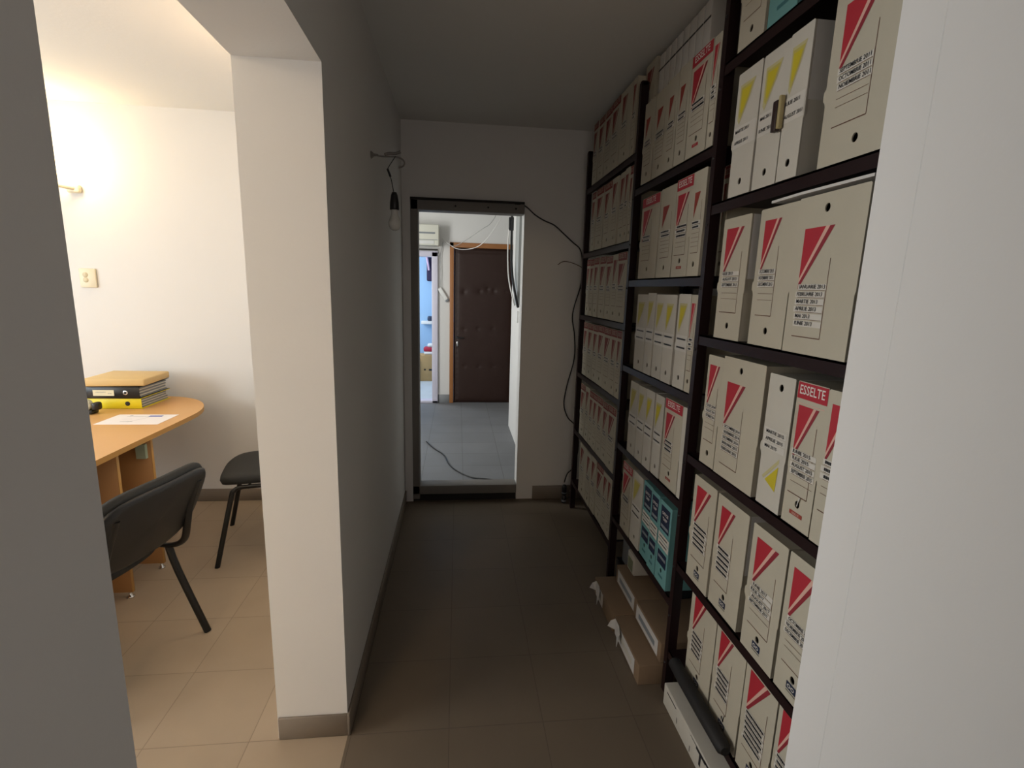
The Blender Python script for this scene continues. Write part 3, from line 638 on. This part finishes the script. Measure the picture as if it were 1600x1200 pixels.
# double socket on the wall
o = simple('wall_socket', (-2.345, YBI-0.012, 1.440), (-2.250, YBI-0.0005, 1.556), M_CREAM, 'cream switch plate with two round buttons on the office wall', 'switch', 0.004)
b = MB()
for zz in (0.078, 0.046): b.lathe([(0.0, 0.003), (0.013, 0.003), (0.016, 0.0)], mat('cream_inner', (0.62, 0.54, 0.36), 0.5), 16, Matrix.Translation((-0.012, -0.0062, zz)) @ Matrix.Rotation(PI/2, 4, 'X'))
b.build('round_button', o)

# desk
t = empty('desk', (-1.50, 2.45, 0)); tag(t, 'beech office desk with rounded corner against the office back wall', 'desk')
def D(x, y): return (x+1.50, y-2.45)
pts = [(-3.0, 1.45), (-1.49, 1.45), (-1.49, 2.35), (-1.485, 2.70), (-1.485, 2.90)]
for i in range(1, 13):
    a = i/12*PI/2; pts.append((-1.485-0.42*(1-math.cos(a)), 2.90+0.49*math.sin(a)))
pts += [(-2.4, 3.42), (-3.0, 3.42)]
b = MB(); b.prism([D(*q) for q in pts], 'z', 0.730, 0.755, M_DESK, M_DESKE); b.build('desktop', t)
for yy in (1.48, 2.33, 2.587):
    b = MB(); b.bbox((-0.47, yy-2.45-0.009, 0.03), (-0.035, yy-2.45+0.009, 0.730), M_DESKP, 0.001, 1); b.bbox((-0.036, yy-2.45-0.009, 0.03), (-0.033, yy-2.45+0.009, 0.730), M_DESKE, 0.0005, 1)
    p_ = b.build('side_panel', t)
    b = MB(); b.lathe([(0.0, 0.0), (0.016, 0.0), (0.016, 0.006), (0.008, 0.010), (0.008, 0.032)], M_CHROME, 12, Matrix.Translation((-0.05, yy-2.45, 0))); b.build('levelling_foot', t)
b = MB(); b.box((-0.47, 1.48-2.45, 0.03), (-0.45, 2.58-2.45, 0.73), M_DESKP); b.build('back_panel', t)
b = MB(); b.box((-0.095, 2.557-2.45, 0.615), (-0.05, 2.576-2.45, 0.69), mat('green_tape', (0.42, 0.50, 0.36), 0.5)); b.build('green_clip', t)

# lever arch files on the desk
def binder(z, x0, x1, y0, y1, th, m, label, ring_m, rot=0, ztop=0.0):
    o = empty('lever_arch_file', ((x0+x1)/2, y0, z), rot); hx = (x1-x0)/2; d = y1-y0
    b = MB(); b.bbox((-hx, 0, 0), (hx, 0.003, th), m, 0.001, 1); b.bbox((-hx, 0, 0), (hx, d, 0.0025), m, 0.001, 1); b.bbox((-hx, 0, th-0.0025), (hx, d, th), m, 0.001, 1); b.build('cover', o)
    b = MB(); n = 7
    for i in range(n):
        zz = 0.004+i*(th-0.010)/n
        b.box((-hx+0.012, 0.02, zz), (hx-0.006-random.uniform(0, .006), d-0.012-random.uniform(0, 0.02), zz+(th-0.012)/n*0.8), M_STICK if i % 2 else M_GREY)
    b.build('paper_block', o)
    b = MB(); q = Matrix.Translation((hx-0.075, 0, th/2)) @ Matrix.Rotation(PI/2, 4, 'X')
    b.lathe([(0.008, 0.0012), (0.013, 0.0016), (0.013, -0.001)], ring_m, 20, q); b.build('ring', o)
    b = MB(); b.lathe([(0.0, 0.0008), (0.0082, 0.0008)], M_BLANK, 16, q); b.build('finger_hole', o)
    tag(o, label, 'binder', 'lever arch files stacked on the desk'); return o
o = binder(0.7552, -2.13, -1.832, 3.040, 3.340, 0.062, mat('yellow_file_card', (0.80, 0.66, 0.01), 0.5), 'yellow lever arch file at the bottom of the desk stack', M_BLANK)
o = binder(0.8175, -2.13, -1.835, 3.035, 3.345, 0.068, M_BLACKP, 'black lever arch file with cream spine label above the yellow one', M_CHROME)
b = MB(); b.box((-0.10, -0.0012, 0.016), (0.012, -0.0004, 0.050), mat('cream_label', (0.78, 0.72, 0.50), 0.6))
bars(b, -0.085, -0.03, 0.036, 0.003, M_GREY, -0.0018); bars(b, -0.02, 0.0, 0.028, 0.003, M_GREY, -0.0018); b.build('spine_label', o)
b = MB(); b.bbox((-0.16, 0, 0), (0.16, 0.30, 0.045), mat('manila_envelope', (0.66, 0.46, 0.20), 0.6, noise=(6, 0.06)), 0.008, 2)
for v in range(len(b.v)):
    x, y, z = b.v[v]; b.v[v] = (x, y, z*(1-0.10*(x > 0))+0.004*math.sin(x*20))
o = b.build('manila_envelope'); o.location = (-1.965, 3.03, 0.8895); o.rotation_euler = (0, 0, math.radians(4)); tag(o, 'thick tan paper envelope on top of the lever arch files', 'envelope')
# black document beneath, sheet, tape dispenser
b = MB(); b.box((-0.155, -0.104, 0), (0.155, 0.104, 0.001), mat('white_paper', (0.85, 0.80, 0.78), 0.6))
o = b.build('paper_sheet'); o.location = (-1.715, 2.80, 0.7552); tag(o, 'white printed sheet of paper lying near the desk edge', 'paper')
s = MB()
s.face([(0.02, 0.055, 0.0013), (0.09, 0.055, 0.0013), (0.09, 0.078, 0.0013), (0.02, 0.078, 0.0013)], mat('blue_stamp', (0.10, 0.14, 0.45), 0.6))
for (x0, y0, x1, y1, wd) in ((-0.09, 0.06, 0.02, 0.064, 0.003), (-0.06, -0.05, 0.0, -0.046, 0.004), (-0.02, -0.06, 0.035, 0.045, 0.002), (-0.08, 0.0, -0.03, 0.003, 0.002), (-0.08, 0.07, -0.07, 0.08, 0.008)):
    dx, dy = x1-x0, y1-y0; L_ = math.hypot(dx, dy); nx, ny = -dy/L_*wd/2, dx/L_*wd/2
    s.face([(x0+nx, y0+ny, 0.0013), (x0-nx, y0-ny, 0.0013), (x1-nx, y1-ny, 0.0013), (x1+nx, y1+ny, 0.0013)], M_GREY)
s.build('printing', o)
t = empty('tape_dispenser', (-2.045, 2.93, 0.7555)); tag(t, 'black tape dispenser with pale roll on the desk before the yellow file', 'tape dispenser')
b = MB(); b.bbox((-0.06, -0.03, 0), (0.035, 0.03, 0.022), M_BLACKP, 0.006); b.bbox((0.030, -0.025, 0.02), (0.062, 0.025, 0.065), M_BLACKP, 0.012, 3); b.build('base', t)
b = MB(); b.lathe([(0.014, -0.012), (0.032, -0.012), (0.032, 0.012), (0.014, 0.012), (0.014, -0.012)], mat('pale_tape_roll', (0.50, 0.50, 0.38), 0.4), 24, Matrix.Translation((-0.01, 0, 0.048)) @ Matrix.Rotation(PI/2, 4, 'X')); b.build('tape_roll', t)

# chairs
def pad(mb, w, d, t, bend, mt, mx, e=3.4, n=40):
    rings = []
    prof = [(0.0, -0.5), (0.86, -0.5), (0.97, -0.38), (1.0, 0.0), (0.985, 0.3), (0.93, 0.46), (0.80, 0.52), (0.45, 0.56), (0.0, 0.57)]
    for s, zz in prof:
        rg = []
        for k in range(n):
            a = 2*PI*k/n; c, sn = math.cos(a), math.sin(a)
            x = math.copysign(abs(c)**(2/e), c)*w/2*s; y = math.copysign(abs(sn)**(2/e), sn)*d/2*s
            rg.append(mx @ Vector((x, y, zz*t+bend(x, y))))
        rings.append(rg)
    vs = [v for r in rings for v in r]; fs = []
    for i in range(len(rings)-1):
        for k in range(n): fs.append((i*n+k, i*n+(k+1) % n, (i+1)*n+(k+1) % n, (i+1)*n+k))
    mb.mesh(vs, fs, mt, True)
def make_chair(loc, rz, label):
    t = empty('visitor_chair', loc, rz); tag(t, label, 'chair', 'black visitor chairs in the office')
    b = MB(); pad(b, 0.47, 0.43, 0.05, lambda x, y: -0.02*max(0, (y-0.10)/0.12)**2+0.012*(x/0.23)**2, M_FABRIC, Matrix.Translation((0, 0.02, 0.450))); b.build('seat', t)
    # backrest pad: local x = width, local y = height, z = thickness facing forward
    R_ = Matrix.Translation((0, -0.315, 0.665)) @ Matrix.Rotation(math.radians(102), 4, 'X')
    def bb(x, y): return 0.022*(x/0.24)**2
    mxx = Matrix.Translation((0, -0.312, 0.662)) @ Matrix.Rotation(math.radians(24), 4, 'X') @ Matrix(((1, 0, 0, 0), (0, 0, 1, 0), (0, 1, 0, 0), (0, 0, 0, 1)))
    b = MB(); pad(b, 0.50, 0.335, 0.040, bb, M_FABRIC, mxx, 3.6); 
    bk = b.build('backrest', t)
    b = MB(); pad(b, 0.487, 0.322, 0.018, lambda x, y: bb(x, y)-0.026, M_BLACKP, mxx, 3.6); b.build('back_shell', bk)
    for s in (-1, 1):
        b = MB(); x = 0.225*s
        b.tube([(x*0.80, -0.362, 0.735), (x*0.80, -0.316, 0.62), (x*0.84, -0.292, 0.545), (x*0.95, -0.250, 0.460), (x*0.97, -0.19, 0.424), (x*0.97, -0.08, 0.420), (x*0.93, 0.10, 0.420), (x*0.94, 0.150, 0.405), (x*0.97, 0.170, 0.35), (x*1.14, 0.25, 0.0)], 0.0105, M_CHFRAME, 12, 5, flat=1.35); b.build('front_leg', t)
        b = MB(); b.tube([(x*0.99, -0.165, 0.422), (x*1.03, -0.19, 0.30), (x*1.16, -0.275, 0.0)], 0.0105, M_CHFRAME, 12, 3, flat=1.35); b.build('rear_leg', t)
    b = MB()
    for yy in (-0.12, 0.08): b.tube([(-0.21, yy, 0.414), (0.21, yy, 0.414)], 0.008, M_CHFRAME, 8)
    b.build('cross_rail', t)
    return t
make_chair((-1.40, 1.86, 0), math.atan2(0.22, -0.97)-PI/2, 'black visitor chair with backrest turned to the camera, beside the desk')
make_chair((-1.09, 2.88, 0), math.atan2(-0.26, -0.966)-PI/2, 'black visitor chair partly hidden behind the pillar by the back wall')

# ------------------------------------------------------------------ far hall
# padded door with its wooden frame
dd = empty('door_2', (0.30, 6.5, 0)); struct(dd)
b = MB(); b.bbox((-0.405, -0.03, 0), (-0.353, 0.06, 2.06), M_WOOD, 0.006); b.bbox((0.40, -0.03, 0), (0.45, 0.06, 2.06), M_WOOD, 0.006); b.bbox((-0.405, -0.03, 2.00), (0.45, 0.06, 2.06), M_WOOD, 0.006); b.build('door_frame', dd)
tuft = [(x-0.30, z) for x, z in ((0.076, 1.455), (0.279, 1.468), (0.376, 1.495), (0.459, 1.473), (0.08, 0.976), (0.262, 0.988), (0.452, 0.992), (0.085, 0.492), (0.277, 0.494), (0.462, 0.496), (0.62, 1.47), (0.62, 0.99), (0.62, 0.495))]
NX, NZ = 70, 150; vs = []; fs = []
for j in range(NZ+1):
    for i in range(NX+1):
        x = -0.352+0.752*i/NX; z = 0.005+1.99*j/NZ
        ed = min(x+0.352, 0.40-x, z, 2.0-z); yv = -0.030*(1-math.exp(-max(ed, 0)/0.03))
        for tx, tz in tuft:
            r2 = ((x-tx)**2+(z-tz)**2); k_ = 1.0 if tz > 1.4 and tx < 0.3 else 0.45; yv += k_*(0.013*math.exp(-r2/0.0006)+0.007*math.exp(-r2/0.005))
        yv += 0.007*math.exp(-((x+0.31)/0.010)**2)*(1+0.4*math.sin(z*90))+0.006*math.exp(-((z-1.95)/0.01)**2)
        vs.append((x, yv+0.012, z))
for j in range(NZ):
    for i in range(NX): fs.append((j*(NX+1)+i, j*(NX+1)+i+1, (j+1)*(NX+1)+i+1, (j+1)*(NX+1)+i))
b = MB(); b.mesh(vs, fs, M_LEATH, True); b.box((-0.352, 0.014, 0.0), (0.40, 0.05, 2.0), M_LEATH); b.build('padded_leaf', dd)
b = MB(); b.bbox((-0.325, -0.045, 0.86), (-0.222, -0.033, 0.875), M_BLACKP, 0.003); b.bbox((-0.325, -0.045, 0.87), (-0.300, -0.02, 0.885), M_BLACKP, 0.003); b.bbox((-0.316, -0.036, 0.755), (-0.294, -0.02, 0.82), M_CHROME, 0.004); b.build('door_handle', dd)
# white frame of the blue room's doorway
b = MB()
for a, c in (((-0.330, 6.46, 0), (-0.255, 6.60, 1.935)), ((-0.95, 6.46, 1.875), (-0.255, 6.60, 1.945)), ((-0.95, 6.46, 0), (-0.255, 6.60, 0.035)), ((-0.95, 6.46, 0), (-0.88, 6.60, 1.935))): b.bbox(a, c, M_PVC, 0.006)
b.box((-0.95, 6.45, 1.955), (-0.255, 6.49, 1.968), M_BLANK)
struct(b.build('door_3'))
# air conditioner
t = empty('air_conditioner', (-0.60, 6.5, 2.0)); tag(t, 'cream wall air conditioner above the doorway to the blue room', 'air conditioner')
b = MB(); b.bbox((-0.40, -0.20, 0.0), (0.365, -0.0, 0.245), M_AC, 0.012, 3); b.build('housing', t)
b = MB(); b.bbox((-0.39, -0.205, 0.016), (0.31, -0.19, 0.055), M_WPL, 0.005); b.box((-0.39, -0.203, 0.062), (0.35, -0.198, 0.068), M_GREY); b.build('louvre', t)
b = MB(); b.box((-0.39, -0.2025, 0.135), (0.32, -0.199, 0.155), M_GREY); b.build('grille_slot', t)
# light wires
MW = mat('grey_wire', (0.35, 0.35, 0.34), 0.5); MWW = mat('white_wire', (0.72, 0.71, 0.68), 0.5)
cord('wire', [(0.43, 5.5, 2.40), (0.395, 5.5, 2.272), (0.335, 5.5, 2.18), (0.262, 5.5, 2.13), (0.18, 5.6, 2.08), (0.06, 6.0, 2.03), (-0.06, 6.3, 2.0), (-0.16, 6.48, 2.06)], 0.0035, MW, 'grey wire sagging from the hall ceiling towards the air conditioner')
cord('wire', [(0.50, 5.5, 2.40), (0.463, 5.5, 2.274), (0.331, 5.5, 2.06), (0.22, 5.6, 1.955), (0.09, 5.8, 1.93), (-0.03, 6.1, 1.96), (-0.13, 6.4, 2.04), (-0.20, 6.48, 2.10)], 0.0040, MWW, 'white wire sagging in front of the padded door frame')
# hanging power strip
t = empty('power_strip', (-0.19, 6.475, 1.42)); tag(t, 'white power strip hanging by its wires beside the padded door', 'power strip')
b = MB(); b.bbox((-0.025, -0.02, -0.085), (0.025, 0.02, 0.085), M_WPL, 0.008, 2)
b.v = [tuple(Matrix.Rotation(math.radians(32), 4, 'Y') @ Vector(p)) for p in b.v]; b.build('body', t)
b = MB(); b.bbox((-0.022, -0.018, -0.105), (0.026, 0.018, -0.088), M_GREY, 0.004)
b.v = [tuple(Matrix.Rotation(math.radians(-32), 4, 'Y') @ Vector(p)) for p in b.v]; bs = b.build('plug_end', t)
t.children[0].data.transform(Matrix.Rotation(math.radians(-64), 4, 'Y'))
cord('lead', [(-0.03, 0, 0.08), (-0.025, 0, 0.25), (-0.03, 0, 0.45), (-0.01, 0, 0.58), (0.0, 0, 0.64)], 0.004, MW, None, parent=t)
cord('lead', [(-0.05, 0, 0.06), (-0.10, 0, 0.18), (-0.105, 0, 0.32), (-0.06, 0, 0.46), (-0.02, 0, 0.60), (0.0, 0, 0.66)], 0.0035, MWW, None, parent=t)

# right side of the hall: meter cabinet, switch, cables
o = simple('meter_cabinet', (0.517, 4.40, 1.352), (0.66, 4.655, 2.30), mat('grey_cabinet_paint', (0.34, 0.35, 0.34), 0.5), 'tall grey cable cabinet on the hall wall just past the doorway', 'cabinet')
b = MB(); b.box((-0.08, -0.135, 0.0), (0.075, 0.125, 0.012), M_WPL); b.build('lower_lip', o)
o = simple('light_switch', (0.556, 4.72, 1.19), (0.5715, 4.80, 1.30), M_WPL, 'white light switch on the hall corner below the grey cabinet', 'switch')
cord('cable', [(0.505, 4.9, 2.45), (0.503, 4.9, 2.30), (0.500, 4.85, 2.10), (0.492, 4.75, 1.85), (0.488, 4.6, 1.65), (0.492, 4.42, 1.50), (0.512, 4.382, 1.40), (0.525, 4.374, 1.345)], 0.011, M_BLACKP, 'thick black cable hanging past the grey cabinet in the hall')
hc = [q for q in C.objects if q.name.startswith('cable') and q.get('label', '').startswith('thick black')][0]
b = MB(); b.bbox((0.474, 4.86, 2.05), (0.520, 4.90, 2.17), M_BLACKP, 0.004); b.build('connector', hc)
cord('cable', [(0.470, 4.83, 2.05), (0.458, 4.75, 1.85), (0.450, 4.6, 1.68), (0.455, 4.5, 1.56), (0.472, 4.38, 1.44), (0.490, 4.365, 1.36)], 0.006, MWW, 'thin white cable beside the black one in the hall')
# cable on the hall floor
cord('floor_cable', [(-0.30, 4.75, 0.012), (-0.22, 4.55, 0.008), (-0.12, 4.36, 0.006), (-0.07, 4.12, 0.006), (0.0, 3.95, 0.006), (0.12, 3.80, 0.006), (0.25, 3.72, 0.02), (0.36, 3.66, 0.02), (0.44, 3.64, 0.01)], 0.006, M_BLACKP, 'black cable curving over the hall floor behind the sill')

# blue room contents
o = simple('cardboard_box', (-0.62, 8.05, 0.0), (-0.34, 8.35, 0.42), mat('tan_carton', (0.46, 0.30, 0.13), 0.8), 'tan cardboard box on the blue room floor', 'box')
b = MB(); b.box((0.02, -0.152, 0.17), (0.10, -0.1505, 0.20), M_INK); b.box((-0.06, -0.152, 0.175), (-0.03, -0.1505, 0.20), M_INK); b.build('printed_mark', o)
t = empty('shopping_bag', (-0.44, 8.2, 0.4205)); tag(t, 'red and white bag lying on the tan cardboard box', 'bag')
b = MB(); b.bbox((-0.10, -0.1, 0.0), (0.14, 0.1, 0.05), M_WPL, 0.02, 3); b.build('white_bottom', t)
b = MB(); b.bbox((-0.11, -0.09, 0.05), (0.13, 0.1, 0.12), mat('red_cloth', (0.45, 0.02, 0.05), 0.7), 0.025, 3); b.build('red_top', t)
b = MB(); b.bbox((-0.05, -0.08, 0.12), (0.12, 0.08, 0.18), M_WPL, 0.03, 3); b.build('white_bundle', t)
o = simple('black_case', (-0.78, 8.0, 0.0), (-0.635, 8.2, 0.40), M_BLACKP, 'black case standing left of the tan box', 'case', 0.03)
o = simple('wall_shelf', (-0.60, 8.33, 0.90), (-0.30, 8.498, 0.95), M_WPL, 'small white wall shelf on the blue wall', 'shelf', 0.006)
o = simple('small_jar', (-0.50, 8.36, 0.9505), (-0.42, 8.45, 1.03), mat('dark_blue_plastic', (0.03, 0.05, 0.10), 0.4), 'dark round jar on the small white wall shelf', 'jar', 0.02)
t = empty('hanging_coat', (-0.46, 8.44, 2.02)); tag(t, 'dark coat with pink and white scarf hanging on the blue wall', 'coat')
b = MB(); b.bbox((-0.05, -0.04, -0.42), (0.10, 0.05, 0.0), mat('dark_navy_cloth', (0.03, 0.02, 0.06), 0.8), 0.02, 3); b.build('coat_body', t)
b = MB(); b.tube([(-0.05, -0.06, -0.02), (-0.03, -0.065, -0.12), (-0.01, -0.06, -0.25)], 0.018, mat('pink_cloth', (0.65, 0.45, 0.60), 0.8), 10, 4); b.build('scarf', t)
